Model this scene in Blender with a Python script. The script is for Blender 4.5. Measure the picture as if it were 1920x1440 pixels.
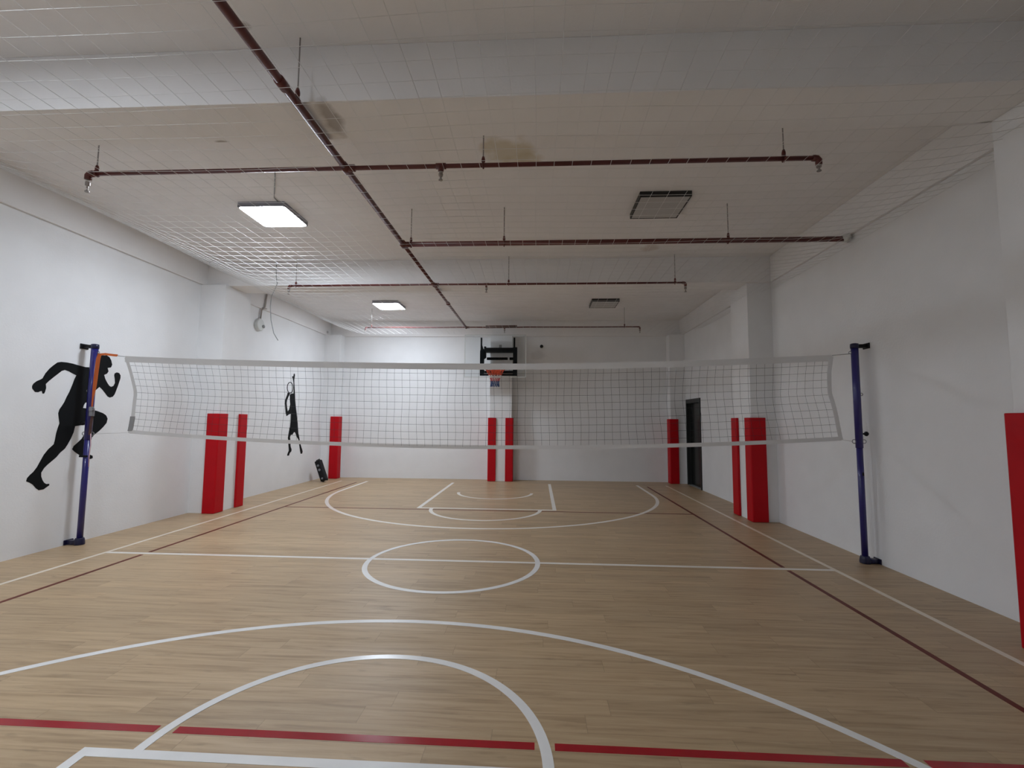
import bpy, bmesh, math, random
from mathutils import Vector, Matrix
random.seed(7)
for o in list(bpy.data.objects): bpy.data.objects.remove(o)
scene = bpy.context.scene
COL = scene.collection

# ------------------------------------------------------------------ camera
def R(a): return math.radians(a)
YAW, PITCH, ROLL, FPX = R(-3.1192), R(4.5741), R(0.4663), 871.9
fwd = Vector((math.sin(YAW)*math.cos(PITCH), math.cos(YAW)*math.cos(PITCH), math.sin(PITCH)))
rgt = Vector((math.cos(YAW), -math.sin(YAW), 0)); up = rgt.cross(fwd)
r2 = rgt*math.cos(ROLL) + up*math.sin(ROLL); u2 = -rgt*math.sin(ROLL) + up*math.cos(ROLL)
cam_data = bpy.data.cameras.new('camera'); cam = bpy.data.objects.new('camera', cam_data); COL.objects.link(cam)
cam.matrix_world = Matrix(((r2.x, u2.x, -fwd.x, 0), (r2.y, u2.y, -fwd.y, 0), (r2.z, u2.z, -fwd.z, 1.6), (0, 0, 0, 1)))
cam_data.sensor_fit = 'HORIZONTAL'; cam_data.sensor_width = 36; cam_data.lens = FPX/1920*36
cam_data.clip_start = 0.02
scene.camera = cam
# ------------------------------------------------------------------ world, exposure
world = bpy.data.worlds.new('world'); scene.world = world; world.use_nodes = True
world.node_tree.nodes['Background'].inputs[0].default_value = (0.02, 0.02, 0.02, 1)
world.node_tree.nodes['Background'].inputs[1].default_value = 0.0
LAMP_STRENGTH = 80.0
LAMP_COLOUR = (0.81, 0.89, 1.0, 1)
vs = scene.view_settings
vs.view_transform = 'Standard'; vs.look = 'None'; vs.gamma = 1; vs.exposure = 0.0; vs.use_curve_mapping = False

# ------------------------------------------------------------------ materials
def srgb(r, g, b):
    f = lambda c: (c/12.92 if c <= 0.04045 else ((c+0.055)/1.055)**2.4)
    return (f(r/255), f(g/255), f(b/255), 1)
def mat(name, col, rough=0.5, metal=0.0, spec=0.5, noise=0.0, nscale=8.0, bump=0.0, bscale=60.0, emit=None, coat=0.0):
    m = bpy.data.materials.new(name); m.use_nodes = True
    nt = m.node_tree; b = nt.nodes['Principled BSDF']
    b.inputs['Base Color'].default_value = col; b.inputs['Roughness'].default_value = rough
    b.inputs['Metallic'].default_value = metal; b.inputs['Specular IOR Level'].default_value = spec
    b.inputs['Coat Weight'].default_value = coat
    if noise > 0 or bump > 0:
        tc = nt.nodes.new('ShaderNodeTexCoord')
    if noise > 0:
        n = nt.nodes.new('ShaderNodeTexNoise'); n.inputs['Scale'].default_value = nscale; n.inputs['Detail'].default_value = 6
        nt.links.new(tc.outputs['Object'], n.inputs['Vector'])
        mr = nt.nodes.new('ShaderNodeMapRange'); mr.inputs[1].default_value = 0.3; mr.inputs[2].default_value = 0.7
        mr.inputs[3].default_value = 1-noise; mr.inputs[4].default_value = 1+noise*0.4
        nt.links.new(n.outputs['Fac'], mr.inputs[0])
        mx = nt.nodes.new('ShaderNodeVectorMath'); mx.operation = 'SCALE'; mx.inputs[0].default_value = col[:3]
        nt.links.new(mr.outputs[0], mx.inputs['Scale']); nt.links.new(mx.outputs[0], b.inputs['Base Color'])
    if bump > 0:
        n2 = nt.nodes.new('ShaderNodeTexNoise'); n2.inputs['Scale'].default_value = bscale; n2.inputs['Detail'].default_value = 4
        nt.links.new(tc.outputs['Object'], n2.inputs['Vector'])
        bp = nt.nodes.new('ShaderNodeBump'); bp.inputs['Strength'].default_value = bump; bp.inputs['Distance'].default_value = 0.01
        nt.links.new(n2.outputs['Fac'], bp.inputs['Height']); nt.links.new(bp.outputs[0], b.inputs['Normal'])
    if emit:
        b.inputs['Emission Color'].default_value = emit[0]; b.inputs['Emission Strength'].default_value = emit[1]
    return m

def spotted_paint(name, base, spots, rough=0.8, bump=0.15):
    """painted plaster with water staining and other dark spots: each spot (centre, radii xyz, colour, strength)"""
    m = mat(name, base, rough, spec=0.25, noise=0.03, nscale=2.5, bump=bump, bscale=45)
    nt = m.node_tree; b = nt.nodes['Principled BSDF']
    src = b.inputs['Base Color'].links[0].from_socket
    geo = nt.nodes.new('ShaderNodeNewGeometry')
    nz = nt.nodes.new('ShaderNodeTexNoise'); nz.inputs['Scale'].default_value = 5; nz.inputs['Detail'].default_value = 8
    nt.links.new(geo.outputs['Position'], nz.inputs['Vector'])
    for (c, rad, colr, k) in spots:
        s = nt.nodes.new('ShaderNodeVectorMath'); s.operation = 'SUBTRACT'; s.inputs[1].default_value = c
        nt.links.new(geo.outputs['Position'], s.inputs[0])
        d = nt.nodes.new('ShaderNodeVectorMath'); d.operation = 'DIVIDE'; d.inputs[1].default_value = rad
        nt.links.new(s.outputs[0], d.inputs[0])
        l = nt.nodes.new('ShaderNodeVectorMath'); l.operation = 'LENGTH'; nt.links.new(d.outputs[0], l.inputs[0])
        a = nt.nodes.new('ShaderNodeMath'); a.operation = 'MULTIPLY_ADD'; a.inputs[1].default_value = 1.6
        nt.links.new(nz.outputs['Fac'], a.inputs[0]); nt.links.new(l.outputs['Value'], a.inputs[2])
        mr = nt.nodes.new('ShaderNodeMapRange'); mr.inputs[1].default_value = 1.35; mr.inputs[2].default_value = 1.9
        mr.inputs[3].default_value = k; mr.inputs[4].default_value = 0
        nt.links.new(a.outputs[0], mr.inputs[0])
        mx = nt.nodes.new('ShaderNodeMix'); mx.data_type = 'RGBA'
        nt.links.new(mr.outputs[0], mx.inputs[0]); nt.links.new(src, mx.inputs[6]); mx.inputs[7].default_value = colr
        src = mx.outputs[2]
    nt.links.new(src, b.inputs['Base Color'])
    return m

WALL = (0.86, 0.865, 0.87, 1)
CEIL = (0.88, 0.865, 0.86, 1)
M = {}
M['wall'] = spotted_paint('wall_paint', WALL, [((-5.9, 7.81, 4.11), (0.03, 0.05, 0.05), (0.35, 0.33, 0.3, 1), 0.6),
                                         ((-0.03, 12.86, 3.42), (0.22, 0.5, 0.13), (0.66, 0.66, 0.67, 1), 0.6)])
M['beam'] = spotted_paint('beam_paint', (0.87, 0.86, 0.855, 1), [((-1.63, 3.42, 3.96), (0.09, 0.25, 0.1), (0.22, 0.18, 0.15, 1), 0.6),  # first entry: darker patch on the beam underside beside the main pipe
    ((-2.70, 3.66, 3.96), (0.07, 0.03, 0.05), (0.25, 0.22, 0.18, 1), 0.7), ((3.52, 3.68, 3.96), (0.13, 0.04, 0.05), (0.25, 0.24, 0.2, 1), 0.8),
    ((3.9, 7.95, 4.35), (0.1, 0.05, 0.05), (0.3, 0.28, 0.26, 1), 0.7), ((-5.88, 12.6, 4.05), (0.08, 0.08, 0.05), (0.3, 0.28, 0.26, 1), 0.6)])
M['ceiling'] = spotted_paint('ceiling_paint', CEIL, [((-0.32, 4.62, 4.4), (0.30, 0.25, 0.2), (0.60, 0.53, 0.37, 1), 0.7),
    ((-0.12, 4.78, 4.4), (0.22, 0.14, 0.2), (0.58, 0.50, 0.33, 1), 0.55), ((1.79, 7.4, 4.4), (0.14, 0.16, 0.1), (0.62, 0.52, 0.46, 1), 0.6),
    ((-2.1, 3.0, 4.4), (0.05, 0.04, 0.05), (0.35, 0.3, 0.25, 1), 0.6)])

# plank floor
def floor_material():
    m = bpy.data.materials.new('oak_plank_vinyl'); m.use_nodes = True
    nt = m.node_tree; b = nt.nodes['Principled BSDF']; L = nt.links.new; N = nt.nodes.new
    geo = N('ShaderNodeNewGeometry'); sep = N('ShaderNodeSeparateXYZ'); L(geo.outputs['Position'], sep.inputs[0])
    def math_(op, a, bb=None, c=None):
        n = N('ShaderNodeMath'); n.operation = op
        for i, v in enumerate((a, bb, c)):
            if v is None: continue
            if isinstance(v, (int, float)): n.inputs[i].default_value = v
            else: L(v, n.inputs[i])
        return n.outputs[0]
    PW, PL = 0.15, 1.22
    row = math_('FLOOR', math_('DIVIDE', sep.outputs['Y'], PW))
    off = math_('FRACT', math_('MULTIPLY', math_('SINE', math_('MULTIPLY', row, 12.9898)), 43758.5))
    xs = math_('ADD', math_('DIVIDE', sep.outputs['X'], PL), off)
    colm = math_('FLOOR', xs)
    comb = N('ShaderNodeCombineXYZ'); L(row, comb.inputs[0]); L(colm, comb.inputs[1])
    wn = N('ShaderNodeTexWhiteNoise'); wn.noise_dimensions = '3D'; L(comb.outputs[0], wn.inputs['Vector'])
    # seams
    fy = math_('FRACT', math_('DIVIDE', sep.outputs['Y'], PW)); fx = math_('FRACT', xs)
    dy = math_('MULTIPLY', math_('MINIMUM', fy, math_('SUBTRACT', 1, fy)), PW)
    dx = math_('MULTIPLY', math_('MINIMUM', fx, math_('SUBTRACT', 1, fx)), PL)
    seam = math_('LESS_THAN', math_('MINIMUM', math_('MULTIPLY', dy, 1.4), dx), 0.0014)
    # grain: noise stretched along x, offset per plank
    v1 = N('ShaderNodeCombineXYZ')
    L(math_('ADD', math_('MULTIPLY', sep.outputs['X'], 1.1), math_('MULTIPLY', wn.outputs['Value'], 37.0)), v1.inputs[0])
    L(math_('MULTIPLY', sep.outputs['Y'], 17.0), v1.inputs[1]); L(row, v1.inputs[2])
    g1 = N('ShaderNodeTexNoise'); g1.inputs['Scale'].default_value = 1.5; g1.inputs['Detail'].default_value = 7; g1.inputs['Roughness'].default_value = 0.62
    g1.inputs['Distortion'].default_value = 0.6; L(v1.outputs[0], g1.inputs['Vector'])
    v2 = N('ShaderNodeCombineXYZ'); L(math_('MULTIPLY', sep.outputs['X'], 5.0), v2.inputs[0]); L(math_('MULTIPLY', sep.outputs['Y'], 22.0), v2.inputs[1]); L(wn.outputs['Value'], v2.inputs[2])
    g2 = N('ShaderNodeTexNoise'); g2.inputs['Scale'].default_value = 1.0; g2.inputs['Detail'].default_value = 3; L(v2.outputs[0], g2.inputs['Vector'])
    ramp = N('ShaderNodeValToRGB'); L(g1.outputs['Fac'], ramp.inputs[0])
    e = ramp.color_ramp.elements; e[0].position = 0.28; e[0].color = (0.325, 0.220, 0.122, 1); e[1].position = 0.72; e[1].color = (0.555, 0.408, 0.248, 1)
    mid = ramp.color_ramp.elements.new(0.47); mid.color = (0.46, 0.325, 0.19, 1)
    # knots / dark flecks
    kr = N('ShaderNodeMapRange'); kr.inputs[1].default_value = 0.24; kr.inputs[2].default_value = 0.36; kr.inputs[3].default_value = 0.80; kr.inputs[4].default_value = 1.0
    L(g2.outputs['Fac'], kr.inputs[0])
    pl = N('ShaderNodeMapRange'); pl.inputs[3].default_value = 0.91; pl.inputs[4].default_value = 1.06; L(wn.outputs['Value'], pl.inputs[0])
    k = math_('MULTIPLY', math_('MULTIPLY', kr.outputs[0], pl.outputs[0]), math_('SUBTRACT', 1, math_('MULTIPLY', seam, 0.32)))
    sc = N('ShaderNodeVectorMath'); sc.operation = 'SCALE'; L(ramp.outputs[0], sc.inputs[0]); L(k, sc.inputs['Scale'])
    L(sc.outputs[0], b.inputs['Base Color'])
    b.inputs['Roughness'].default_value = 0.42; b.inputs['Specular IOR Level'].default_value = 0.4
    bp = N('ShaderNodeBump'); bp.inputs['Strength'].default_value = 0.06; bp.inputs['Distance'].default_value = 0.004
    L(g1.outputs['Fac'], bp.inputs['Height']); L(bp.outputs[0], b.inputs['Normal'])
    return m
M['floor'] = floor_material()
M['white_tape'] = mat('white_floor_tape', (0.86, 0.85, 0.83, 1), 0.22, noise=0.05, nscale=5)
M['cream_tape'] = mat('cream_floor_tape', (0.80, 0.71, 0.58, 1), 0.3, noise=0.06, nscale=5)
M['warm_tape'] = mat('warm_white_floor_tape', (0.85, 0.80, 0.73, 1), 0.28, noise=0.05, nscale=5)
M['red_tape'] = mat('red_floor_tape', (0.36, 0.008, 0.016, 1), 0.2, spec=0.35, noise=0.12, nscale=4)
M['red_tape_worn'] = mat('dull_red_floor_tape', (0.135, 0.018, 0.010, 1), 0.45, spec=0.2, noise=0.25, nscale=2)
M['pad'] = mat('red_vinyl', (0.52, 0.003, 0.010, 1), 0.5, spec=0.2, noise=0.06, nscale=4)
M['blue'] = mat('blue_enamel', (0.018, 0.016, 0.16, 1), 0.28, coat=0.3)
M['bluedark'] = mat('dark_blue_enamel', (0.008, 0.009, 0.045, 1), 0.35)
M['black'] = mat('black_plastic', (0.007, 0.007, 0.008, 1), 0.5, spec=0.25)
M['blackmetal'] = mat('black_steel', (0.006, 0.010, 0.013, 1), 0.6, spec=0.15)
M['steel'] = mat('grey_steel', (0.30, 0.30, 0.32, 1), 0.35, metal=0.8)
M['pipe'] = mat('dark_red_pipe_paint', (0.115, 0.022, 0.018, 1), 0.38, noise=0.15, nscale=6)
M['rust'] = mat('rust_steel', (0.10, 0.045, 0.035, 1), 0.55, noise=0.3, nscale=14)
M['rod'] = mat('threaded_rod_zinc', (0.33, 0.31, 0.30, 1), 0.5, metal=0.4)
M['brass'] = mat('sprinkler_metal', (0.30, 0.27, 0.25, 1), 0.4, metal=0.6)
M['decal'] = mat('black_vinyl_decal', (0.006, 0.007, 0.008, 1), 0.7, spec=0.15)
M['orange'] = mat('orange_webbing', (0.62, 0.13, 0.02, 1), 0.7, bump=0.2, bscale=300)
M['ringorange'] = mat('orange_rim_paint', (0.75, 0.10, 0.03, 1), 0.35)
M['nettape'] = mat('white_net_tape', (0.80, 0.805, 0.81, 1), 0.75, bump=0.1, bscale=200)
M['nettapegrey'] = mat('grey_net_patch', (0.33, 0.335, 0.34, 1), 0.75)
M['netcord'] = mat('dark_net_cord', (0.055, 0.055, 0.06, 1), 0.85, spec=0.2)
M['whiteplastic'] = mat('white_plastic', (0.66, 0.68, 0.66, 1), 0.5)
M['greyplastic'] = mat('grey_plastic', (0.28, 0.29, 0.29, 1), 0.5)
M['conduit'] = mat('pale_conduit', (0.52, 0.48, 0.45, 1), 0.6)
M['pink'] = mat('faded_pink_cord', (0.62, 0.38, 0.42, 1), 0.8)
M['diffoff'] = mat('diffuser_off', (0.50, 0.49, 0.48, 1), 0.5)
M['frameblack'] = mat('lamp_frame_black', (0.012, 0.012, 0.013, 1), 0.45)
M['framebloom'] = mat('lamp_frame_bloom', (0.25, 0.25, 0.29, 1), 0.5)  # dark frame painted paler to imitate bloom from the lit panel
M['lit'] = mat('diffuser_lit', (0.8, 0.8, 0.8, 1), 0.5, emit=(LAMP_COLOUR, LAMP_STRENGTH))
M['door'] = mat('black_door_steel', (0.012, 0.014, 0.013, 1), 0.22, noise=0.1, nscale=3)
M['doorframe'] = mat('black_door_frame', (0.014, 0.017, 0.017, 1), 0.35)
M['silver'] = mat('silver_grille', (0.22, 0.23, 0.25, 1), 0.4, metal=0.3)
# nylon thread: partly translucent
m = mat('white_nylon_thread', (0.85, 0.84, 0.82, 1), 0.28, spec=1.0); nt = m.node_tree
tr = nt.nodes.new('ShaderNodeBsdfTranslucent'); tr.inputs[0].default_value = (0.85, 0.85, 0.85, 1)
mx = nt.nodes.new('ShaderNodeMixShader'); mx.inputs[0].default_value = 0.6
nt.links.new(nt.nodes['Principled BSDF'].outputs[0], mx.inputs[1]); nt.links.new(tr.outputs[0], mx.inputs[2])
nt.links.new(mx.outputs[0], nt.nodes['Material Output'].inputs[0]); M['nylon'] = m
# clear acrylic board
m = bpy.data.materials.new('clear_acrylic'); m.use_nodes = True; nt = m.node_tree
nt.nodes.remove(nt.nodes['Principled BSDF'])
tp = nt.nodes.new('ShaderNodeBsdfTransparent'); tp.inputs[0].default_value = (0.965, 0.98, 0.985, 1)
gl = nt.nodes.new('ShaderNodeBsdfGlossy'); gl.inputs['Roughness'].default_value = 0.05
fr = nt.nodes.new('ShaderNodeFresnel'); fr.inputs[0].default_value = 1.18
mx = nt.nodes.new('ShaderNodeMixShader'); nt.links.new(fr.outputs[0], mx.inputs[0])
nt.links.new(tp.outputs[0], mx.inputs[1]); nt.links.new(gl.outputs[0], mx.inputs[2])
nt.links.new(mx.outputs[0], nt.nodes['Material Output'].inputs[0]); M['acrylic'] = m
# hoop net, coloured bands by height
m = mat('hoop_net_cord', (0.8, 0.8, 0.8, 1), 0.8); nt = m.node_tree
geo = nt.nodes.new('ShaderNodeNewGeometry'); sp = nt.nodes.new('ShaderNodeSeparateXYZ'); nt.links.new(geo.outputs['Position'], sp.inputs[0])
mr = nt.nodes.new('ShaderNodeMapRange'); mr.inputs[1].default_value = 2.50; mr.inputs[2].default_value = 2.94
nt.links.new(sp.outputs['Z'], mr.inputs[0])
cr = nt.nodes.new('ShaderNodeValToRGB'); cr.color_ramp.interpolation = 'CONSTANT'
cr.color_ramp.elements[0].color = (0.05, 0.10, 0.26, 1); cr.color_ramp.elements[1].position = 0.27; cr.color_ramp.elements[1].color = (0.60, 0.12, 0.13, 1)
for pos, c in ((0.46, (0.78, 0.76, 0.74, 1)), (0.62, (0.62, 0.08, 0.03, 1))):
    e = cr.color_ramp.elements.new(pos); e.color = c
nt.links.new(mr.outputs[0], cr.inputs[0]); nt.links.new(cr.outputs[0], nt.nodes['Principled BSDF'].inputs['Base Color']); M['hoopnet'] = m

# ------------------------------------------------------------------ mesh helpers
def link(name, bm, material, parent=None, smooth=False, bevel=0.0):
    me = bpy.data.meshes.new(name)
    bmesh.ops.recalc_face_normals(bm, faces=bm.faces)
    bm.to_mesh(me); bm.free()
    if smooth:
        for p in me.polygons: p.use_smooth = True
    me.materials.append(material)
    o = bpy.data.objects.new(name, me); COL.objects.link(o)
    if parent: o.parent = parent
    if bevel > 0:
        b = o.modifiers.new('bevel', 'BEVEL'); b.width = bevel; b.segments = 2; b.limit_method = 'ANGLE'
    return o
def box(bm, x0, x1, y0, y1, z0, z1):
    v = [bm.verts.new((x, y, z)) for z in (z0, z1) for (x, y) in ((x0, y0), (x1, y0), (x1, y1), (x0, y1))]
    for f in ((0, 3, 2, 1), (4, 5, 6, 7), (0, 1, 5, 4), (1, 2, 6, 5), (2, 3, 7, 6), (3, 0, 4, 7)): bm.faces.new([v[i] for i in f])
def tube(bm, pts, r, n=8, caps=True, closed=False):
    pts = [Vector(p) for p in pts]; rings = []; prev = None; N = len(pts)
    for i, p in enumerate(pts):
        if closed: t = pts[(i+1) % N]-pts[i-1]
        else: t = (pts[min(i+1, N-1)]-pts[max(i-1, 0)])
        t.normalize()
        if prev is None:
            a = Vector((0, 0, 1)) if abs(t.z) < 0.9 else Vector((1, 0, 0))
        else: a = prev
        b = t.cross(a).normalized(); a = b.cross(t).normalized(); prev = a
        rr = r[i] if isinstance(r, (list, tuple)) else r
        rings.append([bm.verts.new(p+(a*math.cos(2*math.pi*k/n)+b*math.sin(2*math.pi*k/n))*rr) for k in range(n)])
    for i in range(N if closed else N-1):
        A, B = rings[i], rings[(i+1) % N]
        for k in range(n): bm.faces.new((A[k], A[(k+1) % n], B[(k+1) % n], B[k]))
    if caps and not closed: bm.faces.new(rings[0]); bm.faces.new(rings[-1])
def prism(bm, poly, fn, d0, d1):
    """poly of 2-D points, fn(a,b,d)->xyz, extruded from d0 to d1"""
    A = [bm.verts.new(fn(a, b, d0)) for a, b in poly]; B = [bm.verts.new(fn(a, b, d1)) for a, b in poly]
    bm.faces.new(A); bm.faces.new(B[::-1]); n = len(poly)
    for i in range(n): bm.faces.new((A[i], A[(i+1) % n], B[(i+1) % n], B[i]))
def lathe(bm, prof, c, n=20, axis='z'):
    rings = []
    for r, h in prof:
        ring = []
        for k in range(n):
            a = 2*math.pi*k/n; u, v = r*math.cos(a), r*math.sin(a)
            ring.append(bm.verts.new((c[0]+u, c[1]+v, c[2]+h) if axis == 'z' else ((c[0]+h, c[1]+u, c[2]+v) if axis == 'x' else (c[0]+u, c[1]+h, c[2]+v))))
        rings.append(ring)
    for A, B in zip(rings, rings[1:]):
        for k in range(n): bm.faces.new((A[k], A[(k+1) % n], B[(k+1) % n], B[k]))
    bm.faces.new(rings[0]); bm.faces.new(rings[-1])
def B(): return bmesh.new()
def one_box(name, m, parent, *a, bevel=0.0):
    bm = B(); box(bm, *a); return link(name, bm, m, parent, bevel=bevel)
def one_tube(name, m, parent, pts, r, n=10, closed=False):
    bm = B(); tube(bm, pts, r, n, closed=closed); return link(name, bm, m, parent, smooth=True)
def empty(name, label, cat, loc, group=None):
    o = bpy.data.objects.new(name, None); COL.objects.link(o); o.location = loc; o.empty_display_size = 0.1
    tag(o, label, cat, group); return o
def tag(o, label, cat=None, group=None):
    o['label'] = label
    if cat: o['category'] = cat
    if group: o['group'] = group
    return o
def struct(o, label=None):
    o['kind'] = 'structure'
    if label: o['label'] = label
    return o
def reroot(root):
    """children were modelled in world space: keep them there under a root at its base"""
    for ch in list(root.children):
        ch.matrix_parent_inverse = Matrix.Translation(-Vector(root.location))

# ------------------------------------------------------------------ the room
XL, XR, YN, YF, H = -5.93, 3.93, -2.05, 12.87, 4.40
T = 0.2
floor = struct(one_box('floor', M['floor'], None, XL-T, XR+T, YN-T, YF+T, -0.2, 0.0), 'pale oak plank floor with white and red court lines')
struct(one_box('ceiling', M['ceiling'], None, XL-T, XR+T, YN-T, YF+T, H, H+0.2), 'white painted ceiling with a brown water stain')
struct(one_box('wall_left', M['wall'], None, XL-T, XL, YN-T, YF+T, 0, H), 'plain white left wall')
struct(one_box('wall_back', M['wall'], None, XL, XR, YF, YF+T, 0, H), 'white far wall behind the basketball hoop')
struct(one_box('wall_front', M['wall'], None, XL, XR, YN-T, YN, 0, H), 'white wall behind the camera')
DY0, DY1, DZ = 11.43, 12.48, 2.20
bm = B()
box(bm, XR, XR+T, YN-T, DY0, 0, H); box(bm, XR, XR+T, DY1, YF+T, 0, H); box(bm, XR, XR+T, DY0, DY1, DZ, H)
box(bm, XR+T-0.02, XR+T, DY0, DY1, 0, DZ)
struct(link('wall_right', bm, M['wall']), 'plain white right wall with the black door')
# door
dr = bpy.data.objects.new('door_1', None); COL.objects.link(dr); dr.location = (XR, (DY0+DY1)/2, 0); struct(dr, 'black door in the far end of the right wall')
bm = B()
box(bm, XR-0.025, XR+0.10, DY0, DY0+0.055, 0.001, DZ); box(bm, XR-0.025, XR+0.10, DY1-0.055, DY1, 0.001, DZ); box(bm, XR-0.025, XR+0.10, DY0+0.055, DY1-0.055, DZ-0.10, DZ)
link('door_frame', bm, M['doorframe'], dr)
bm = B(); box(bm, XR+0.075, XR+0.115, DY0+0.055, DY1-0.055, 0.012, DZ-0.10)
leaf = link('door_leaf', bm, M['door'], dr)
hd = B(); tube(hd, [(XR+0.075, DY0+0.12, 1.02), (XR+0.03, DY0+0.12, 1.02), (XR+0.03, DY0+0.24, 1.02)], 0.009, 8)
link('door_handle', hd, M['black'], leaf, smooth=True)
one_box('threshold', M['greyplastic'], dr, XR-0.01, XR+0.11, DY0+0.055, DY1-0.055, 0.001, 0.010)
reroot(dr)

# beams and columns
BZ = 3.96
tn = [0]
def trim(label, m, *a):
    tn[0] += 1
    return struct(one_box('trim_%d' % tn[0], m, None, *a, bevel=0.004), label)
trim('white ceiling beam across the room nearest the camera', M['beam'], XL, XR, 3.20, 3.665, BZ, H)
trim('white ceiling beam across the middle of the room', M['beam'], XL, XR, 7.84, 8.32, BZ, H)
trim('white beam along the top of the far wall', M['beam'], XL, XR, YF-0.045, YF, BZ, H)
for (a, b) in ((YN, 3.20), (3.665, 7.84), (8.32, YF-0.045)):
    trim('white beam along the top of the left wall', M['beam'], XL, XL+0.04, a, b, BZ, H)
    trim('white beam along the top of the right wall', M['beam'], XR-0.04, XR, a, b, BZ, H)
CL, CR = -5.48, 3.53
cols = {'ll': (XL, CL, 7.74, 8.46), 'rr': (CR, XR, 7.91, 8.58), 'fl': (XL, CL, 12.56, YF), 'fr': (CR, XR, 12.56, YF),
        'fc': (-1.28, -0.685, 12.53, YF), 'nl': (XL, CL, 2.93, 3.65), 'nr': (CR, XR, 2.93, 3.65)}
for k, lab in (('ll', 'white column on the left wall'), ('rr', 'white column on the right wall'), ('fl', 'white column in the far left corner'),
               ('fr', 'white column in the far right corner'), ('fc', 'white column behind the basketball hoop'),
               ('nl', 'white column on the left wall beside the camera'), ('nr', 'white column at the right edge of the view')):
    x0, x1, y0, y1 = cols[k]; trim(lab, M['wall'], x0, x1, y0, y1, 0, BZ)

# ------------------------------------------------------------------ floor lines (tape pressed on the floor)
def strip(label, m, pts, w, z, closed=False):
    pts = [Vector((p[0], p[1])) for p in pts]; N = len(pts); L_, R_ = [], []
    for i, p in enumerate(pts):
        a = pts[i-1] if (i > 0 or closed) else None; b = pts[(i+1) % N] if (i < N-1 or closed) else None
        d1 = (p-a).normalized() if a is not None else None; d2 = (b-p).normalized() if b is not None else None
        if d1 is None: d1 = d2
        if d2 is None: d2 = d1
        n1 = Vector((-d1.y, d1.x)); n2 = Vector((-d2.y, d2.x)); n = (n1+n2).normalized(); k = 1/max(0.3, n.dot(n1))
        L_.append(p+n*w/2*k); R_.append(p-n*w/2*k)
    bm = B(); rows = []
    for l, r in zip(L_, R_):
        rows.append([bm.verts.new((l.x, l.y, 0.0)), bm.verts.new((l.x, l.y, z)), bm.verts.new((r.x, r.y, z)), bm.verts.new((r.x, r.y, 0.0))])
    for i in range(N if closed else N-1):
        a, b = rows[i], rows[(i+1) % N]
        for k in range(3): bm.faces.new((a[k], a[k+1], b[k+1], b[k]))
    o = link('court_line', bm, m, floor); o['label'] = label; return o
def arc(cx, cy, r, a0, a1, n=72):
    return [(cx+r*math.cos(R(a0+(a1-a0)*i/n)), cy+r*math.sin(R(a0+(a1-a0)*i/n))) for i in range(n+1)]
W = 0.052; ZW, ZR = 0.0016, 0.0010; CX, CY = -0.95, 5.42
for x, s in ((-5.135, 'left'), (3.27, 'right')): strip('cream %s sideline' % s, M['cream_tape'], [(x, -1.25), (x, 12.15)], 0.05, ZW)
strip('white centre line', M['warm_tape'], [(-5.11, 5.426), (3.245, 5.426)], W+0.006, ZW)
strip('white centre circle', M['white_tape'], arc(CX, 5.40, 0.963, 0, 360)[:-1], W+0.004, ZW+0.0003, closed=True)
for sg, s in ((1, 'far'), (-1, 'near')):
    ax = -0.9685 if sg < 0 else -0.95
    cy = CY+sg*5.10; e = CY+sg*6.70
    a = arc(ax, cy, 3.483, 0, -180) if sg > 0 else arc(ax, cy, 3.483, 0, 180)
    wd = 0.066 if sg > 0 else 0.054; mt = M['warm_tape'] if sg > 0 else M['white_tape']
    strip('white %s three point line' % s, mt, [(ax+3.483, e)]+a+[(ax-3.483, e)], wd, ZW)
    yk = 8.60 if sg > 0 else 2.255
    strip('white %s key outline' % s, mt, [(-2.165, e), (-2.165, yk), (0.32, yk), (0.32, e)], wd+0.003, ZW+0.0002)
    strip('white %s free throw arc' % s, mt, arc(-0.93, yk, 0.99, -1 if sg > 0 else 1, -179 if sg > 0 else 179), wd, ZW+0.0004)
    strip('white %s charge arc' % s, mt, arc(-0.93, cy, 0.815, 0, -180 if sg > 0 else 180), wd, ZW)
for x, s in ((-4.637, 'left'), (2.743, 'right')):
    strip('dull red %s volleyball sideline' % s, M['red_tape_worn'], [(x, -1.25), (x, 5.37)], 0.045, ZR)
    strip('dull red %s volleyball sideline' % s, M['red_tape_worn'], [(x, 5.48), (x, 11.9)], 0.045, ZR)
def cross(c, r, y): return math.sqrt(max(0, r*r-(y-c[1])**2))
dxa = cross((-0.93, 2.255), 0.99, 2.436); dx3 = cross((-0.9685, 0.32), 3.483, 2.436)
for a, b in ((-4.61, -0.9685-dx3-0.05), (-0.9685-dx3+0.05, -0.93-dxa-0.05), (-0.93-dxa+0.05, -0.93+dxa-0.05), (-0.93+dxa+0.05, -0.9685+dx3-0.05), (-0.9685+dx3+0.05, 2.72)):
    strip('bright red near attack line', M['red_tape'], [(a, 2.436), (b, 2.436)], 0.052, ZR)
strip('dull red far attack line', M['red_tape_worn'], [(-4.61, 8.46), (2.72, 8.46)], 0.045, ZR)

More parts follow.
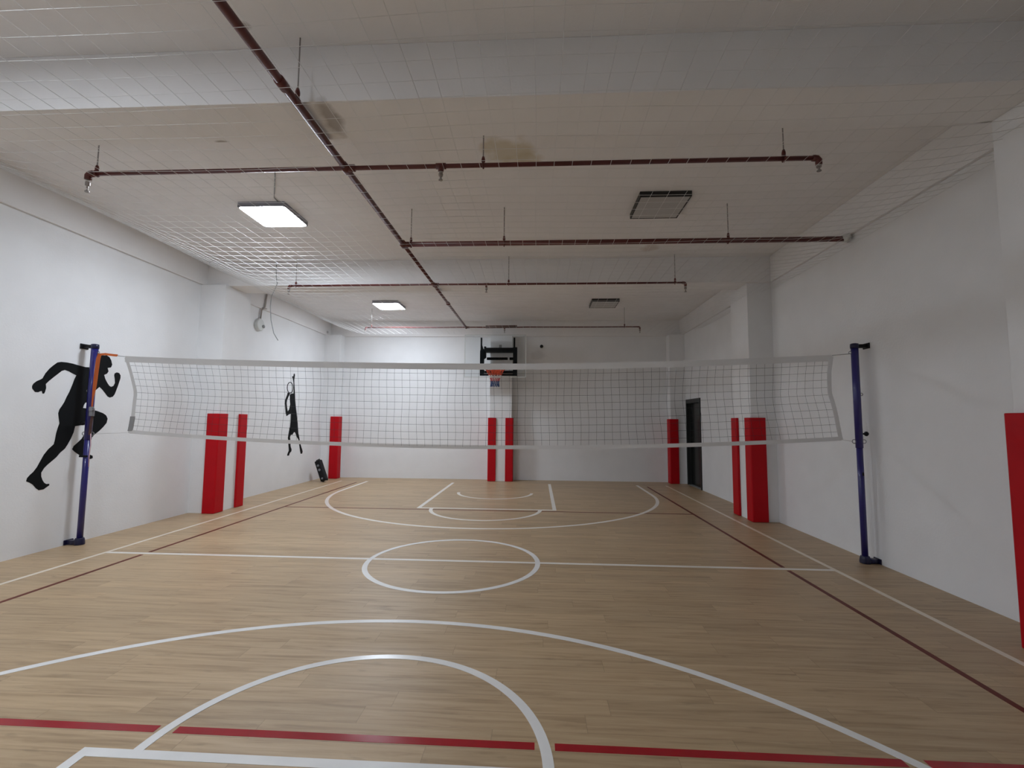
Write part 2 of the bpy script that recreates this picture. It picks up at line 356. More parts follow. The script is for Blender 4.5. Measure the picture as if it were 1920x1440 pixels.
# ------------------------------------------------------------------ ceiling lights
def ceiling_light(cx, cy, lit, label, group):
    t = empty('ceiling_light', label, 'ceiling light', (cx, cy, H), group)
    h, w = 0.31, 0.016; z0 = H-0.068
    bm = B()
    box(bm, cx-h, cx+h, cy-h, cy-h+w, z0, H-0.001); box(bm, cx-h, cx+h, cy+h-w, cy+h, z0, H-0.001)
    box(bm, cx-h, cx-h+w, cy-h+w, cy+h-w, z0, H-0.001); box(bm, cx+h-w, cx+h, cy-h+w, cy+h-w, z0, H-0.001)
    link('frame', bm, M['framebloom'] if lit else M['frameblack'], t)
    q = h-(0.003 if lit else w); r = 0.05 if lit else 0.005; poly = []  # lit diffuser widened over the rim, imitating glare that washes out the frame
    for sx, sy, a0 in ((1, 1, 0), (-1, 1, 90), (-1, -1, 180), (1, -1, 270)):
        for i in range(5):
            a = R(a0+90*i/4); poly.append((cx+sx*(q-r)+r*math.cos(a), cy+sy*(q-r)+r*math.sin(a)))
    bm = B(); prism(bm, poly, lambda a, b, d: (a, b, d), z0-(0.0012 if lit else -0.002), H-0.03)
    link('diffuser', bm, M['lit'] if lit else M['diffoff'], t)
    reroot(t); return t
ceiling_light(-3.57, 5.92, True, 'lit square panel ceiling light, the large bright one before the middle beam', 'lit ceiling panels')
ceiling_light(-3.57, 10.85, True, 'lit square panel ceiling light, the small bright one near the far wall', 'lit ceiling panels')
ceiling_light(-3.57, 0.95, True, 'lit square panel ceiling light above and left of the camera', 'lit ceiling panels')
ceiling_light(1.55, 5.84, False, 'unlit square ceiling panel with black frame, the larger and nearer one', 'unlit ceiling panels')
ceiling_light(1.55, 10.80, False, 'unlit square ceiling panel with black frame, the small far one', 'unlit ceiling panels')

# ------------------------------------------------------------------ sprinkler pipes
PZ = 3.915
sp = empty('sprinkler_pipework', 'dark red sprinkler pipes hung on thin rods below the ceiling', 'sprinkler pipes', (-1.76, 5.9, PZ))
k = (PZ-1.6)/(3.88-1.6)
MX = -1.745*k
Y1, Y2, Y3, Y4 = 3.97*k, 5.80*k, 7.585*k, 11.15*k
one_tube('main_pipe', M['pipe'], sp, [(MX, YN+0.02, PZ), (MX, Y2, PZ)], 0.030, 16)
one_tube('main_pipe', M['pipe'], sp, [(MX, Y2, PZ), (MX, Y4, PZ)], 0.024, 14)
def branch(y, x0, x1, r): return one_tube('branch_pipe', M['pipe'], sp, [(x0, y, PZ), (x1, y, PZ)], r, 12)
X1L, X1R = -4.21*k, 2.41*k
branch(Y1, X1L, X1R, 0.020); branch(Y2, MX, XR-0.041, 0.033); branch(Y3, -4.25*k, 2.41*k, 0.017); branch(Y4, -4.25*k, 2.45*k, 0.016)
# thicker sleeve on the far branch
one_tube('pipe_sleeve', M['rust'], sp, [(-1.26*k, Y4, PZ+0.008), (-0.50*k, Y4, PZ+0.018)], 0.036, 12)
def fitting(x, y, r, L, ax):
    d = Vector((L/2, 0, 0)) if ax == 'x' else Vector((0, L/2, 0)); c = Vector((x, y, PZ))
    one_tube('pipe_coupling', M['pipe'], sp, [c-d, c+d], r, 14)
for y, r in ((Y1, 0.040), (Y2, 0.044), (Y3, 0.034), (Y4, 0.032)): fitting(MX, y, r, 0.11, 'y'); fitting(MX+0.05, y, r*0.8, 0.07, 'x')
for y in (1.2, 2.95, 9.0): fitting(MX, y, 0.036, 0.09, 'y')
def head(x, y, drop, elbow=0, r=0.020):
    bm = B()
    if elbow:
        pts = [(x-elbow*0.05, y, PZ), (x-elbow*0.015, y, PZ-0.004), (x, y, PZ-0.02), (x, y, PZ-0.06)]
        tube(bm, pts, r*1.35, 12)
    else: tube(bm, [(x, y, PZ+0.0), (x, y, PZ-0.05)], r*1.3, 12)
    if not elbow: tube(bm, [(x-0.045, y, PZ), (x+0.045, y, PZ)], r*1.35, 12)
    fit = link('pipe_fitting', bm, M['pipe'], sp, smooth=True)
    bm = B(); z = PZ-0.05
    lathe(bm, [(0.016, 0), (0.018, -drop*0.25), (0.021, -drop*0.28), (0.020, -drop*0.5), (0.010, -drop*0.55), (0.008, -drop*0.9), (0.019, -drop*0.92), (0.019, -drop)], (x, y, z), 12)
    link('sprinkler_head', bm, M['brass'], fit, smooth=False)
head(X1L, Y1, 0.13, -1, 0.022); head(-0.872*k, Y1, 0.085, 0); head(X1R, Y1, 0.07, 1)
head(-4.25*k, Y3, 0.10, -1, 0.017); head(-0.856*k, Y3, 0.09, 0, 0.015); head(2.41*k, Y3, 0.11, 1, 0.017)
head(-4.25*k, Y4, 0.06, -1, 0.015); head(-0.80*k, Y4, 0.09, 0, 0.014); head(2.45*k, Y4, 0.10, 1, 0.015)
def rod(x, y, pr, z1=H):
    one_tube('hanger_rod', M['rod'], sp, [(x, y, PZ+pr+0.05), (x, y, z1-0.001)], 0.0055, 6)
    bm = B(); tube(bm, [(x, y+ (pr+0.006)*math.cos(R(a)), PZ+(pr+0.006)*math.sin(R(a))) for a in range(0, 360, 30)], 0.008, 6, closed=True)
    lathe(bm, [(0.012, pr), (0.017, pr+0.015), (0.017, pr+0.035), (0.011, pr+0.06)], (x, y, PZ), 10)
    link('pipe_clamp', bm, M['pipe'], sp, smooth=True)
rod(-4.13*k, Y1, 0.020); rod(-0.49*k, Y1, 0.020); rod(2.12*k, Y1, 0.020)
rod(-0.44, Y2, 0.033); rod(2.42, Y2, 0.033); rod(MX+0.06+0.04, Y2, 0.033)
rod(-4.13*k, Y3, 0.017); rod(-0.49, Y3, 0.017); rod(2.28, Y3, 0.017)
rod(2.12, Y4, 0.016); rod(-4.10*k, Y4, 0.016); rod(MX+0.02, 3.12, 0.030)
bm = B(); lathe(bm, [(0.060, 0), (0.052, -0.03), (0.036, -0.08)], (XR-0.041, Y2, PZ+0.01), 14, axis='x')
link('wall_collar', bm, M['whiteplastic'], sp, smooth=True)
reroot(sp)

# small cable along the ceiling to the large lamp
o = one_tube('ceiling_cable', M['greyplastic'], None, [(-2.94, 4.84, H-0.008), (-3.03, 5.0, H-0.008), (-3.33, 5.5, H-0.008), (-3.34, 5.605, H-0.008)], 0.006, 6)
tag(o, 'thin grey cable running over the ceiling to the large lit panel', 'cable')

# ------------------------------------------------------------------ protective netting under the ceiling
def sag(x, y):
    s = 0.5-0.5*math.cos(2*math.pi*(y-0.9)/4.75)
    edge = min(1.0, (x-XL)/0.6, (XR-x)/0.6)
    left = math.exp(-((x+3.6)/1.9)**2) * math.exp(-((y-2.0)/1.6)**2)
    rise = 0.66*(max(0, -4.15-x)/1.73)**1.35 + 0.14*(max(0, x-2.9)/1.0)**1.5
    return 3.70-0.03*s*edge-0.06*left+0.012*math.sin(1.7*x+0.6*y)+rise
bm = B(); S = 0.15; x0, x1, y0, y1 = XL+0.03, XR-0.03, 0.4, 11.05
nx = int((x1-x0)/S); ny = int((y1-y0)/S)
for i in range(nx+1):
    x = x0+i*(x1-x0)/nx; pts = []
    j = 0
    while j <= 60:
        y = y0+(y1-y0)*j/60; pts.append((x+0.006*math.sin(y*2+i), y, sag(x, y))); j += 1
    inside = [any(a-0.02 < p[0] < b+0.02 and c-0.02 < p[1] < d+0.02 for (a, b, c, d) in cols.values()) for p in pts]
    run = []
    for p, ins in zip(pts+[None], inside+[True]):
        if ins:
            if len(run) > 1: tube(bm, run, 0.0018, 4, caps=False)
            run = []
        else: run.append(p)
for i in range(ny+1):
    y = y0+i*(y1-y0)/ny; pts = [(x0+(x1-x0)*j/50, y+0.006*math.sin(j*0.4+i), sag(x0+(x1-x0)*j/50, y)) for j in range(51)]
    inside = [any(a-0.02 < p[0] < b+0.02 and c-0.02 < p[1] < d+0.02 for (a, b, c, d) in cols.values()) for p in pts]
    run = []
    for p, ins in zip(pts+[None], inside+[True]):
        if ins:
            if len(run) > 1: tube(bm, run, 0.0018, 4, caps=False)
            run = []
        else: run.append(p)
tag(link('ceiling_netting', bm, M['nylon'], smooth=True), 'thin white square mesh netting stretched flat below the ceiling pipes', 'netting')

# ------------------------------------------------------------------ red corner pads
def pad(cx, cy, sx, sy, lx, ly, label, zt=1.69):
    """sx, sy point from the column corner into the column; legs lx along x, ly along y"""
    t, r = 0.042, 0.022; g = 0.002
    t0 = empty('corner_pad', label, 'wall pad', (cx, cy, 0), 'red corner pads')
    poly = [(lx, -g), (lx, -t)]
    for i in range(5):
        a = R(270-90*i/4); poly.append((-t+r+r*math.cos(a), -t+r+r*math.sin(a)))
    poly += [(-t, ly), (-g, ly), (-g, -g)]
    bm = B(); prism(bm, [(cx+sx*a, cy+sy*b) for a, b in poly], lambda a, b, d: (a, b, d), 0.004, zt)
    link('pad_body', bm, M['pad'], t0, bevel=0.006)
    for z in (0.13, 1.56):
        bm = B(); x, y = cx-sx*(t*0.5), cy+sy*(ly)
        lathe(bm, [(0.012, 0), (0.014, 0.006), (0.008, 0.012)], (x, y, z), 8, axis='y') if sy > 0 else lathe(bm, [(0.012, 0), (0.014, -0.006), (0.008, -0.012)], (x, y, z), 8, axis='y')
        link('fastener', bm, M['pad'], t0)
    reroot(t0)
x0, x1, ya, yb = cols['ll']; pad(x1, ya, -1, 1, 0.17, 0.20, 'wide red pad on the near corner of the left wall column')
pad(x1, yb, -1, -1, 0.17, 0.18, 'narrow red pad on the far corner of the left wall column')
x0, x1, ya, yb = cols['rr']; pad(x0, ya, 1, 1, 0.215, 0.16, 'wide red pad on the near corner of the right wall column')
pad(x0, yb, 1, -1, 0.17, 0.20, 'narrow red pad on the far corner of the right wall column')
x0, x1, ya, yb = cols['fl']; pad(x1, ya, -1, 1, 0.19, 0.20, 'red pad on the far left corner column beside the black speaker')
x0, x1, ya, yb = cols['fr']; pad(x0, ya, 1, 1, 0.19, 0.20, 'red pad on the far right corner column beside the black door')
x0, x1, ya, yb = cols['fc']; pad(x0, ya, 1, 1, 0.175, 0.20, 'left red pad of the pair under the basketball hoop')
pad(x1, ya, -1, 1, 0.165, 0.20, 'right red pad of the pair under the basketball hoop')
x0, x1, ya, yb = cols['nr']; pad(x0, yb, 1, -1, 0.17, 0.20, 'large dark red pad cut off by the right edge of the picture')

# ------------------------------------------------------------------ wall silhouettes
def wallpt(px, py, X):
    d = r2*((px-960)/FPX)-u2*((py-720)/FPX)+fwd; t = X/d.x
    return (d.y*t, 1.6+d.z*t)
run_px = [(735,432),(765,425),(800,425),(820,438),(833,462),(840,495),(832,515),(806,520),(813,545),(802,562),(780,572),(788,600),(802,628),(818,652),(832,662),(850,655),(862,632),(860,600),(856,575),(860,560),(875,553),(893,558),(903,575),(902,598),(893,625),(885,650),(870,690),(860,715),(845,735),(822,742),(805,733),(790,712),(765,680),(745,662),(712,690),(690,715),(672,745),(657,773),(640,780),(628,797),(621,820),(655,823),(700,835),(730,843),(770,858),(795,875),(806,900),(798,932),(775,960),(745,990),(705,1022),(685,1045),(668,1070),(660,1100),(657,1140),(668,1168),(693,1178),(695,1195),(680,1202),(658,1203),(620,1190),(590,1170),(560,1150),(540,1130),(552,1105),(580,1080),(610,1052),(630,1020),(636,985),(640,946),(600,950),(562,957),(552,1000),(530,1050),(505,1095),(485,1125),(450,1155),(420,1190),(385,1220),(355,1245),(330,1270),(308,1305),(308,1335),(318,1362),(330,1380),(345,1390),(368,1388),(368,1400),(350,1412),(325,1430),(290,1437),(268,1422),(245,1395),(220,1380),(195,1370),(202,1345),(225,1320),(248,1300),(275,1265),(300,1220),(328,1170),(360,1130),(402,1092),(410,1065),(420,1010),(432,970),(445,935),(440,900),(436,860),(445,830),(465,802),(482,775),(500,735),(520,698),(542,645),(557,605),(572,575),(545,562),(515,545),(485,535),(462,542),(435,563),(400,590),(365,618),(342,640),(345,668),(338,695),(330,712),(318,712),(313,692),(298,695),(285,702),(262,700),(252,688),(240,672),(240,655),(250,637),(275,618),(300,608),(318,598),(340,560),(370,525),(400,500),(430,478),(460,474),(500,478),(545,487),(600,503),(640,513),(675,515),(700,500),(718,465)]
def make_decal(name, px_list, zoom, ox, oy, label, thick=0.003, parent=None):
    poly = [wallpt(ox+a/zoom, oy+b/zoom, XL) for a, b in px_list]
    bm = B(); A = [bm.verts.new((XL+0.0006, y, z)) for y, z in poly]; C = [bm.verts.new((XL+thick, y, z)) for y, z in poly]
    n = len(poly); ed = [bm.edges.new((C[i], C[(i+1) % n])) for i in range(n)]; bmesh.ops.triangle_fill(bm, use_beauty=True, edges=ed)
    for i in range(n): bm.faces.new((A[i], A[(i+1) % n], C[(i+1) % n], C[i]))
    o = link(name, bm, M['decal'], parent)
    if label: tag(o, label, 'wall decal', 'black silhouettes on the left wall')
    return o
make_decal('wall_silhouette', run_px, 4, 0, 560, 'large black sprinting runner silhouette on the left wall behind the net post')
ath_px = [(1150,240),(1158,256),(1155,285),(1150,310),(1150,350),(1154,400),(1156,440),(1158,475),(1160,540),(1168,620),(1177,690),(1182,740),(1188,800),(1193,870),(1196,915),(1204,950),(1210,985),(1216,1020),(1226,1060),(1238,1095),(1244,1120),(1238,1143),(1222,1146),(1216,1120),(1210,1080),(1203,1030),(1195,980),(1180,960),(1168,928),(1158,903),(1145,903),(1135,920),(1128,932),(1114,930),(1102,955),(1106,1000),(1108,1060),(1120,1100),(1115,1120),(1100,1135),(1090,1165),(1070,1168),(1072,1148),(1088,1110),(1085,1060),(1082,1010),(1078,965),(1083,930),(1092,880),(1102,840),(1108,780),(1112,695),(1090,702),(1063,722),(1053,690),(1048,630),(1044,580),(1044,550),(1056,515),(1070,480),(1074,458),(1100,460),(1097,480),(1084,505),(1068,545),(1064,575),(1068,620),(1077,668),(1092,645),(1104,590),(1100,540),(1100,478),(1120,468),(1142,465),(1142,400),(1140,340),(1134,305),(1124,275),(1140,272),(1143,250)]
ath = make_decal('wall_silhouette', ath_px, 6, 360, 660, 'smaller black silhouette of a leaping racket player beyond the left column')
bm = B(); ring = []
for i in range(40):
    a = 2*math.pi*i/40
    ring.append([wallpt(360+(1103+q*math.cos(a))/6, 660+(402+w*math.sin(a))/6, XL) for q, w in ((36, 65), (28, 57))])
rv = [[bm.verts.new((XL+0.0032, y, z)) for (y, z) in pr]+[bm.verts.new((XL+0.0006, y, z)) for (y, z) in pr] for pr in ring]
for i in range(40):
    a, b = rv[i], rv[(i+1) % 40]
    bm.faces.new((a[0], a[1], b[1], b[0])); bm.faces.new((a[0], b[0], b[2], a[2])); bm.faces.new((a[1], a[3], b[3], b[1]))
link('racket', bm, M['decal'], ath)

# ------------------------------------------------------------------ volleyball posts
NY = 5.72
def post(px, wall, s, label):
    """s: direction from post to the wall"""
    t = empty('net_post', label, 'net post', (px, NY, 0), 'volleyball posts')
    bm = B(); tube(bm, [(px, NY, 0.03), (px, NY, 1.5)], 0.033, 20); link('lower_tube', bm, M['blue'], t, smooth=True)
    bm = B(); tube(bm, [(px, NY, 1.32), (px, NY, 2.545)], 0.039, 20); link('upper_tube', bm, M['blue'], t, smooth=True)
    L = abs(wall-px)
    bm = B(); lathe(bm, [(0.055, 0.002), (0.057, 0.02), (0.052, 0.06), (0.044, 0.085)], (px, NY, 0), 20); 
    a, b = sorted((px+s*0.03, wall-s*0.004)); box(bm, a, b, NY-0.032, NY+0.032, 0.004, 0.055)
    a, b = sorted((wall-s*0.014, wall-s*0.002)); box(bm, a, b, NY-0.06, NY+0.06, 0.002, 0.062)
    link('base_bracket', bm, M['bluedark'], t, bevel=0.004)
    bm = B(); lathe(bm, [(0.043, 2.50), (0.045, 2.53), (0.042, 2.556), (0.02, 2.562)], (px, NY, 0), 20)
    link('top_cap', bm, M['bluedark'], t, smooth=True)
    bm = B(); a, b = sorted((px+s*0.04, wall-s*0.004)); box(bm, a, b, NY-0.028, NY+0.028, 2.508, 2.548)
    a, b = sorted((wall-s*0.014, wall-s*0.002)); box(bm, a, b, NY-0.055, NY+0.055, 2.495, 2.562)
    link('top_bracket', bm, M['black'], t, bevel=0.003)
    bm = B(); lathe(bm, [(0.010, 0), (0.010, s*0.03), (0.026, s*0.034), (0.028, s*0.05), (0.018, s*0.064)], (px+s*0.04, NY, 1.485 if s > 0 else 1.53), 14, axis='x')
    link('clamp_knob', bm, M['black'], t, smooth=True)
    for q, z in ((s, 1.395), (-s, 1.395), (s, 1.95), (-s, 2.45)):
        rr = 0.022 if z < 1.9 else 0.015
        bm = B(); c = (px+q*(0.042+rr*0.7), NY, z)
        tube(bm, [(c[0]+rr*math.cos(R(a)), c[1], c[2]+rr*math.sin(R(a))) for a in range(0, 360, 30)], 0.0045, 6, closed=True)
        link('eye_ring', bm, M['steel'], t, smooth=True)
    bm = B(); box(bm, px-0.05, px+0.05, NY-0.052, NY-0.030, 1.11-0.012, 1.11+0.012) if s < 0 else box(bm, px-0.006, px+0.006, NY-0.05, NY-0.030, 1.0, 1.04)
    link('cleat', bm, M['black'], t, bevel=0.003)
    reroot(t); return t
post(-5.775, XL, -1, 'blue steel net post by the left wall with the orange strap')
post(3.785, XR, 1, 'blue steel net post bracketed to the right wall')

# ------------------------------------------------------------------ volleyball net
NX0, NX1 = -5.33, 3.50
def top_z(x):
    t = (x-NX0)/(NX1-NX0); return 2.40+(2.42-2.40)*t-0.100*4*t*(1-t)*(1.0-0.08*math.sin(6*t))
def bot_z(x):
    t = (x-(-5.20))/(3.56+5.20); return 1.405+0.0*t-0.146*4*t*(1-t)
def lerp(tab, v):
    for (a, p), (b, q) in zip(tab, tab[1:]):
        if v <= b: return p+(q-p)*(v-a)/(b-a)
    return tab[-1][1]
OFF_L = [(0, 0), (0.47, 0.165), (0.55, 0.16), (1, 0.13)]
OFF_R = [(0, 0), (0.2, -0.03), (0.45, -0.045), (0.65, 0.0), (1, 0.075)]
def net_pt(u, v):
    x = NX0+(NX1-NX0)*u+lerp(OFF_L, v)*math.exp(-u/0.15)+lerp(OFF_R, v)*math.exp(-(1-u)/0.15)
    zt, zb = top_z(x), bot_z(x)
    y = NY-0.02+0.035*math.sin(math.pi*v)*math.sin(3*u*math.pi+0.5)-0.01*math.sin(9*u)
    return Vector((x+0.006*math.sin(v*9+u*40), y, zt+(zb-zt)*v))
nt_ = empty('volleyball_net', 'white taped volleyball net stretched across the hall between the blue posts', 'net', ((NX0+NX1)/2, NY-0.02, 1.29))
def ribbon(name, f, n, w, m, th=0.006):
    bm = B(); rows = []
    for i in range(n+1):
        p, d = f(i/n)     # point and width direction
        q = Vector((0, th/2, 0)); rows.append([bm.verts.new(p-q), bm.verts.new(p+q), bm.verts.new(p+d*w+q), bm.verts.new(p+d*w-q)])
    for a, b in zip(rows, rows[1:]):
        for k in range(4): bm.faces.new((a[k], a[(k+1) % 4], b[(k+1) % 4], b[k]))
    bm.faces.new(rows[0]); bm.faces.new(rows[-1])
    return link(name, bm, m, nt_)
dn = Vector((0, 0, -1))
ribbon('top_tape', lambda u: (net_pt(u, 0), dn), 90, 0.076, M['nettape'])
ribbon('bottom_tape', lambda u: (net_pt(u, 1)+Vector((0, 0, 0.045)), dn), 90, 0.046, M['nettape'])
ribbon('side_tape', lambda v: (net_pt(0, v*0.97+0.02)-Vector((0.02, 0, 0)), Vector((1, 0, 0))), 16, 0.045, M['nettape'])
ribbon('side_tape', lambda v: (net_pt(1, v*0.97+0.02)-Vector((0.03, 0, 0)), Vector((1, 0, 0))), 16, 0.050, M['nettape'])
o = ribbon('reinforcing_patch', lambda v: (net_pt(0, 0.78+v*0.19)-Vector((0.03, 0, 0)), Vector((1, 0, 0))), 4, 0.06, M['nettapegrey'], 0.012); o['label'] = 'grey patch at the lower left corner'
bm = B(); NV, NH = 92, 11
for i in range(1, NV):
    tube(bm, [net_pt(i/NV, v/14) for v in range(1, 15)], 0.0013, 4, caps=False)
for j in range(1, NH):
    tube(bm, [net_pt(u/120, 0.035+(j)/NH*0.95) for u in range(121)], 0.0015, 4, caps=False)
link('netting', bm, M['netcord'], nt_)
one_tube('top_cord', M['greyplastic'], nt_, [net_pt(1, 0)+Vector((-0.02, 0, -0.01)), (3.72, NY, 2.435)], 0.0035, 6)
one_tube('top_cord', M['greyplastic'], nt_, [net_pt(0, 0)+Vector((0.02, 0, -0.01)), (-5.44, NY-0.02, 2.405)], 0.0035, 6)
one_tube('bottom_cord', M['nettape'], nt_, [net_pt(1, 1)+Vector((-0.02, 0, 0.01)), (3.72, NY, 1.395)], 0.0025, 6)
one_tube('bottom_cord', M['nettape'], nt_, [net_pt(0, 1)+Vector((0.02, 0, 0.01)), (-5.68, NY, 1.395)], 0.0025, 6)
reroot(nt_)

# ratchet strap on the left post
st = empty('ratchet_strap', 'orange ratchet strap tying the net to the left blue post', 'strap', (-5.682, NY-0.05, 1.4))
def band(name, pts, w, m, wd=Vector((1, 0, 0)), th=0.004):
    bm = B(); rows = []
    for i, p in enumerate(pts):
        p = Vector(p); ww = w[i] if isinstance(w, list) else w
        t = (Vector(pts[min(i+1, len(pts)-1)])-Vector(pts[max(0, i-1)])).normalized(); n = t.cross(wd).normalized()*th/2
        rows.append([bm.verts.new(p-wd*ww/2-n), bm.verts.new(p+wd*ww/2-n), bm.verts.new(p+wd*ww/2+n), bm.verts.new(p-wd*ww/2+n)])
    for a, b in zip(rows, rows[1:]):
        for k in range(4): bm.faces.new((a[k], a[(k+1) % 4], b[(k+1) % 4], b[k]))
    bm.faces.new(rows[0]); bm.faces.new(rows[-1]); return link(name, bm, m, st)
band('strap_webbing', [(-5.44, NY-0.02, 2.408), (-5.50, NY-0.022, 2.413), (-5.60, NY-0.03, 2.425), (-5.662, NY-0.04, 2.418)], 0.030, M['orange'], Vector((0, 0.35, 0.94)))
band('strap_webbing', [(-5.657, NY-0.045, 2.43), (-5.667, NY-0.052, 2.36), (-5.674, NY-0.055, 2.2), (-5.682, NY-0.056, 2.0), (-5.694, NY-0.056, 1.85), (-5.697, NY-0.056, 1.70)], [0.05, 0.056, 0.055, 0.05, 0.022, 0.016], M['orange'])
band('strap_webbing', [(-5.682, NY-0.056, 1.62), (-5.692, NY-0.058, 1.5), (-5.697, NY-0.058, 1.38)], [0.035, 0.035, 0.03], M['rust'])
bm = B(); box(bm, -5.705, -5.655, NY-0.085, NY-0.05, 1.62, 1.72); box(bm, -5.695, -5.645, NY-0.10, NY-0.07, 1.68, 1.74)
link('ratchet_buckle', bm, M['steel'], st, bevel=0.006)
bm = B(); tube(bm, [(-5.682, NY-0.058, 1.40), (-5.672, NY-0.056, 1.25), (-5.682, NY-0.055, 1.12), (-5.677, NY-0.055, 0.98)], 0.005, 6)
link('strap_tail', bm, M['pink'], st, smooth=True)
reroot(st)

# ------------------------------------------------------------------ basketball hoop
BY = 12.16
hp = empty('basketball_hoop', 'clear backboard on a black wall frame with orange rim and striped net', 'basketball hoop', (-0.98, 12.5, 2.75))
bx0, bx1, bz0, bz1 = -1.91, -0.315, 2.765, 3.865
one_box('backboard', M['acrylic'], hp, bx0, bx1, BY-0.006, BY+0.006, bz0, bz1)
bm = B(); e = 0.022
for a in ((bx0-e, bx1+e, BY-0.012, BY+0.012, bz0-e, bz0), (bx0-e, bx1+e, BY-0.012, BY+0.012, bz1, bz1+e), (bx0-e, bx0, BY-0.012, BY+0.012, bz0, bz1), (bx1, bx1+e, BY-0.012, BY+0.012, bz0, bz1)): box(bm, *a)
link('board_edge', bm, M['whiteplastic'], hp)
yb = BY+0.05
bm = B(); box(bm, -1.525, -1.415, yb, yb+0.07, 2.80, 3.48); box(bm, -1.515, -1.472, yb+0.01, yb+0.05, 3.48, 3.82)
bm2 = B(); box(bm2, -0.645, -0.535, yb, yb+0.07, 2.80, 3.56); box(bm2, -0.635, -0.59, yb+0.01, yb+0.05, 3.56, 3.82)
prism(bm, [(-1.415, 3.48), (-1.36, 3.40), (-1.36, 3.28), (-1.415, 3.24)], lambda a, b, d: (a, d, b), yb+0.005, yb+0.06)
prism(bm, [(-1.50, 3.62), (-1.472, 3.62), (-1.415, 3.45), (-1.50, 3.45)], lambda a, b, d: (a, d, b), yb+0.008, yb+0.055)
link('side_arm', bm, M['blackmetal'], hp, bevel=0.004); link('side_arm', bm2, M['blackmetal'], hp, bevel=0.004)
bm = B(); box(bm, -1.40, -0.64, yb+0.02, yb+0.13, 3.44, 3.55); box(bm, -1.42, -1.37, yb+0.0, yb+0.14, 3.38, 3.58)
link('upper_crossbar', bm, M['blackmetal'], hp, bevel=0.004)
one_box('lower_crossbar', M['blackmetal'], hp, -1.345, -0.79, yb+0.02, yb+0.10, 3.225, 3.29, bevel=0.004)
one_box('lower_crossbar', M['blackmetal'], hp, -0.74, -0.64, yb+0.02, yb+0.10, 3.225, 3.29, bevel=0.004)
one_box('centre_stub', M['greyplastic'], hp, -1.02, -0.95, yb+0.04, yb+0.10, 3.55, 3.63)
bm = B(); box(bm, -1.42, -0.64, yb, yb+0.05, 2.80, 2.845); link('bottom_rail', bm, M['blackmetal'], hp, bevel=0.003)
for x in (-1.44, -0.62):
    for z0, z1 in ((3.46, 3.52), (2.90, 2.95)): one_box('wall_arm', M['blackmetal'], hp, x-0.03, x+0.03, yb+0.07, 12.495, z0, z1)
one_box('wall_rail', M['blackmetal'], hp, -1.50, -0.56, 12.495, 12.528, 3.45, 3.53); one_box('wall_rail', M['blackmetal'], hp, -1.50, -0.56, 12.495, 12.528, 2.89, 2.96)
RX, RYc, RZ, RR = -1.085, 11.86, 2.918, 0.25
bm = B(); tube(bm, [(RX+RR*math.cos(R(a)), RYc+RR*math.sin(R(a)), RZ) for a in range(0, 360, 10)], 0.0125, 8, closed=True)
box(bm, RX-0.13, RX+0.13, RYc+RR-0.02, BY-0.013, RZ-0.012, RZ+0.012); box(bm, RX-0.12, RX+0.12, BY-0.03, BY-0.012, RZ-0.10, RZ+0.03)
tube(bm, [(RX-0.10, BY-0.02, RZ-0.09), (RX-0.10, RYc+RR-0.02, RZ-0.012)], 0.010, 6); tube(bm, [(RX+0.10, BY-0.02, RZ-0.09), (RX+0.10, RYc+RR-0.02, RZ-0.012)], 0.010, 6)
rim = link('rim', bm, M['ringorange'], hp, smooth=False)
bm = B(); prof = [(0.235, 0), (0.19, -0.09), (0.145, -0.18), (0.115, -0.26), (0.10, -0.34), (0.115, -0.44)]
for k in range(12):
    for sgn in (1, -1):
        pts = []
        for i, (r, h) in enumerate(prof):
            a = R(k*30+sgn*15*(i % 2)); pts.append((RX+r*math.cos(a), RYc+r*math.sin(a), RZ+h))
        tube(bm, pts, 0.007, 5)
link('hoop_net', bm, M['hoopnet'], rim, smooth=True)
reroot(hp)

# ------------------------------------------------------------------ small things
t = empty('security_camera', 'small black dome camera on the far wall right of the hoop', 'camera', (0.115, YF, 3.68))
bm = B(); lathe(bm, [(0.055, 0), (0.055, -0.02), (0.045, -0.03)], (0.115, YF-0.001, 3.68), 18, axis='y'); link('mount', bm, M['whiteplastic'], t)
bm = B(); lathe(bm, [(0.044, -0.03), (0.046, -0.05), (0.040, -0.072), (0.022, -0.088), (0.004, -0.093)], (0.115, YF-0.001, 3.68), 18, axis='y'); link('dome', bm, M['black'], t, smooth=True)
reroot(t)
t = empty('wall_box', 'round white box with a small knob under a conduit on the left wall', 'junction box', (XL, 9.45, 3.46))
bm = B(); lathe(bm, [(0.135, 0.001), (0.135, 0.05), (0.12, 0.065), (0.03, 0.07)], (XL, 9.45, 3.60), 24, axis='x'); link('cover', bm, M['whiteplastic'], t)
bm = B(); lathe(bm, [(0.034, 0.068), (0.036, 0.09), (0.02, 0.10)], (XL, 9.52, 3.575), 14, axis='x'); link('knob', bm, M['greyplastic'], t)
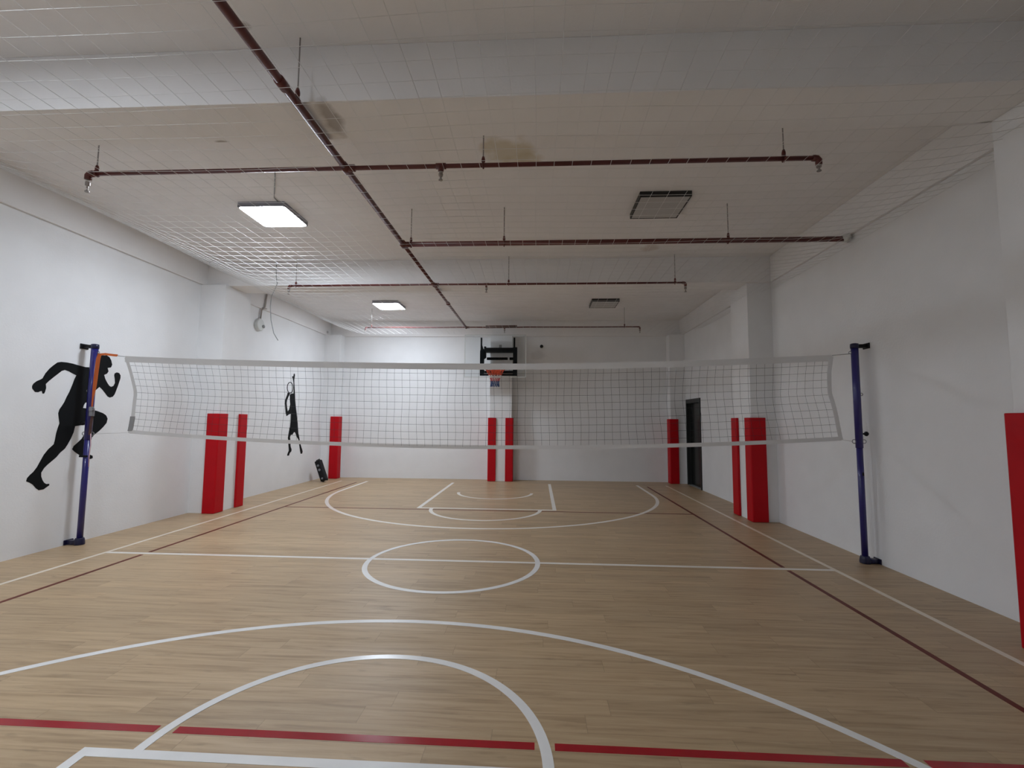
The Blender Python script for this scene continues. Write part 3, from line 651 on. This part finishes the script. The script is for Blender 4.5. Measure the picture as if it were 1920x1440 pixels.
bm = B(); tube(bm, [(XL+0.03, 9.47, 3.74), (XL+0.03, 9.50, 3.93), (XL+0.065, 9.51, 3.96), (XL+0.065, 9.56, 4.02), (XL+0.065, 9.60, 4.30)], 0.017, 8); link('conduit', bm, M['conduit'], t, smooth=True)
bm = B(); box(bm, XL+0.041, XL+0.095, 9.49, 9.59, 3.962, 3.985); link('clip', bm, M['conduit'], t)
reroot(t)
pts = [(-4.62, 7.80, 4.38), (-4.62, 7.815, 4.12), (-4.60, 7.82, 3.99), (-4.66, 7.85, 3.88), (-4.73, 7.88, 3.78), (-4.745, 7.89, 3.6), (-4.72, 7.89, 3.35), (-4.66, 7.89, 3.12), (-4.58, 7.90, 2.99)]
tag(one_tube('hanging_cord', M['greyplastic'], None, pts, 0.007, 6), 'thin grey cord dangling from the middle beam near the left wall', 'cord')
# leaning speaker
t = empty('portable_speaker', 'tall black speaker leaning on the left wall near the far corner', 'speaker', (-5.50, 11.95, 0))
bx = B(); w, d, h = 0.082, 0.065, 0.56
poly = []
for sx, sy, a0 in ((1, 1, 0), (-1, 1, 90), (-1, -1, 180), (1, -1, 270)):
    for i in range(4):
        a = R(a0+30*i); poly.append((sx*(w-0.03)+0.03*math.cos(a), sy*(d-0.03)+0.03*math.sin(a)))
prism(bx, poly, lambda a, b, c: (a, b, c), 0.0, h)
body = link('cabinet', bx, M['black'], t, bevel=0.02)
parts = [body]
for z, s in ((0.42, 0.030), (0.30, 0.033), (0.065, 0.026)):
    bm = B(); lathe(bm, [(s, 0), (s, -0.008), (s*0.6, -0.012)], (-0.008, -d+0.001, z), 16, axis='y'); parts.append(link('driver', bm, M['silver'], body))
bm = B(); tube(bm, [(-0.05, 0, h-0.005), (-0.05, 0, h+0.025), (0.05, 0, h+0.025), (0.05, 0, h-0.005)], 0.009, 8); parts.append(link('carry_handle', bm, M['black'], t, smooth=True))
for sx in (-1, 1):
    bm = B(); lathe(bm, [(0.03, -0.012), (0.03, 0.012)], (sx*0.055, 0.03, 0.012), 14, axis='x'); link('wheel', bm, M['black'], t)
t.rotation_euler = (R(-8), R(-26), R(-4)); t.location = (-5.46, 11.86, 0.035)
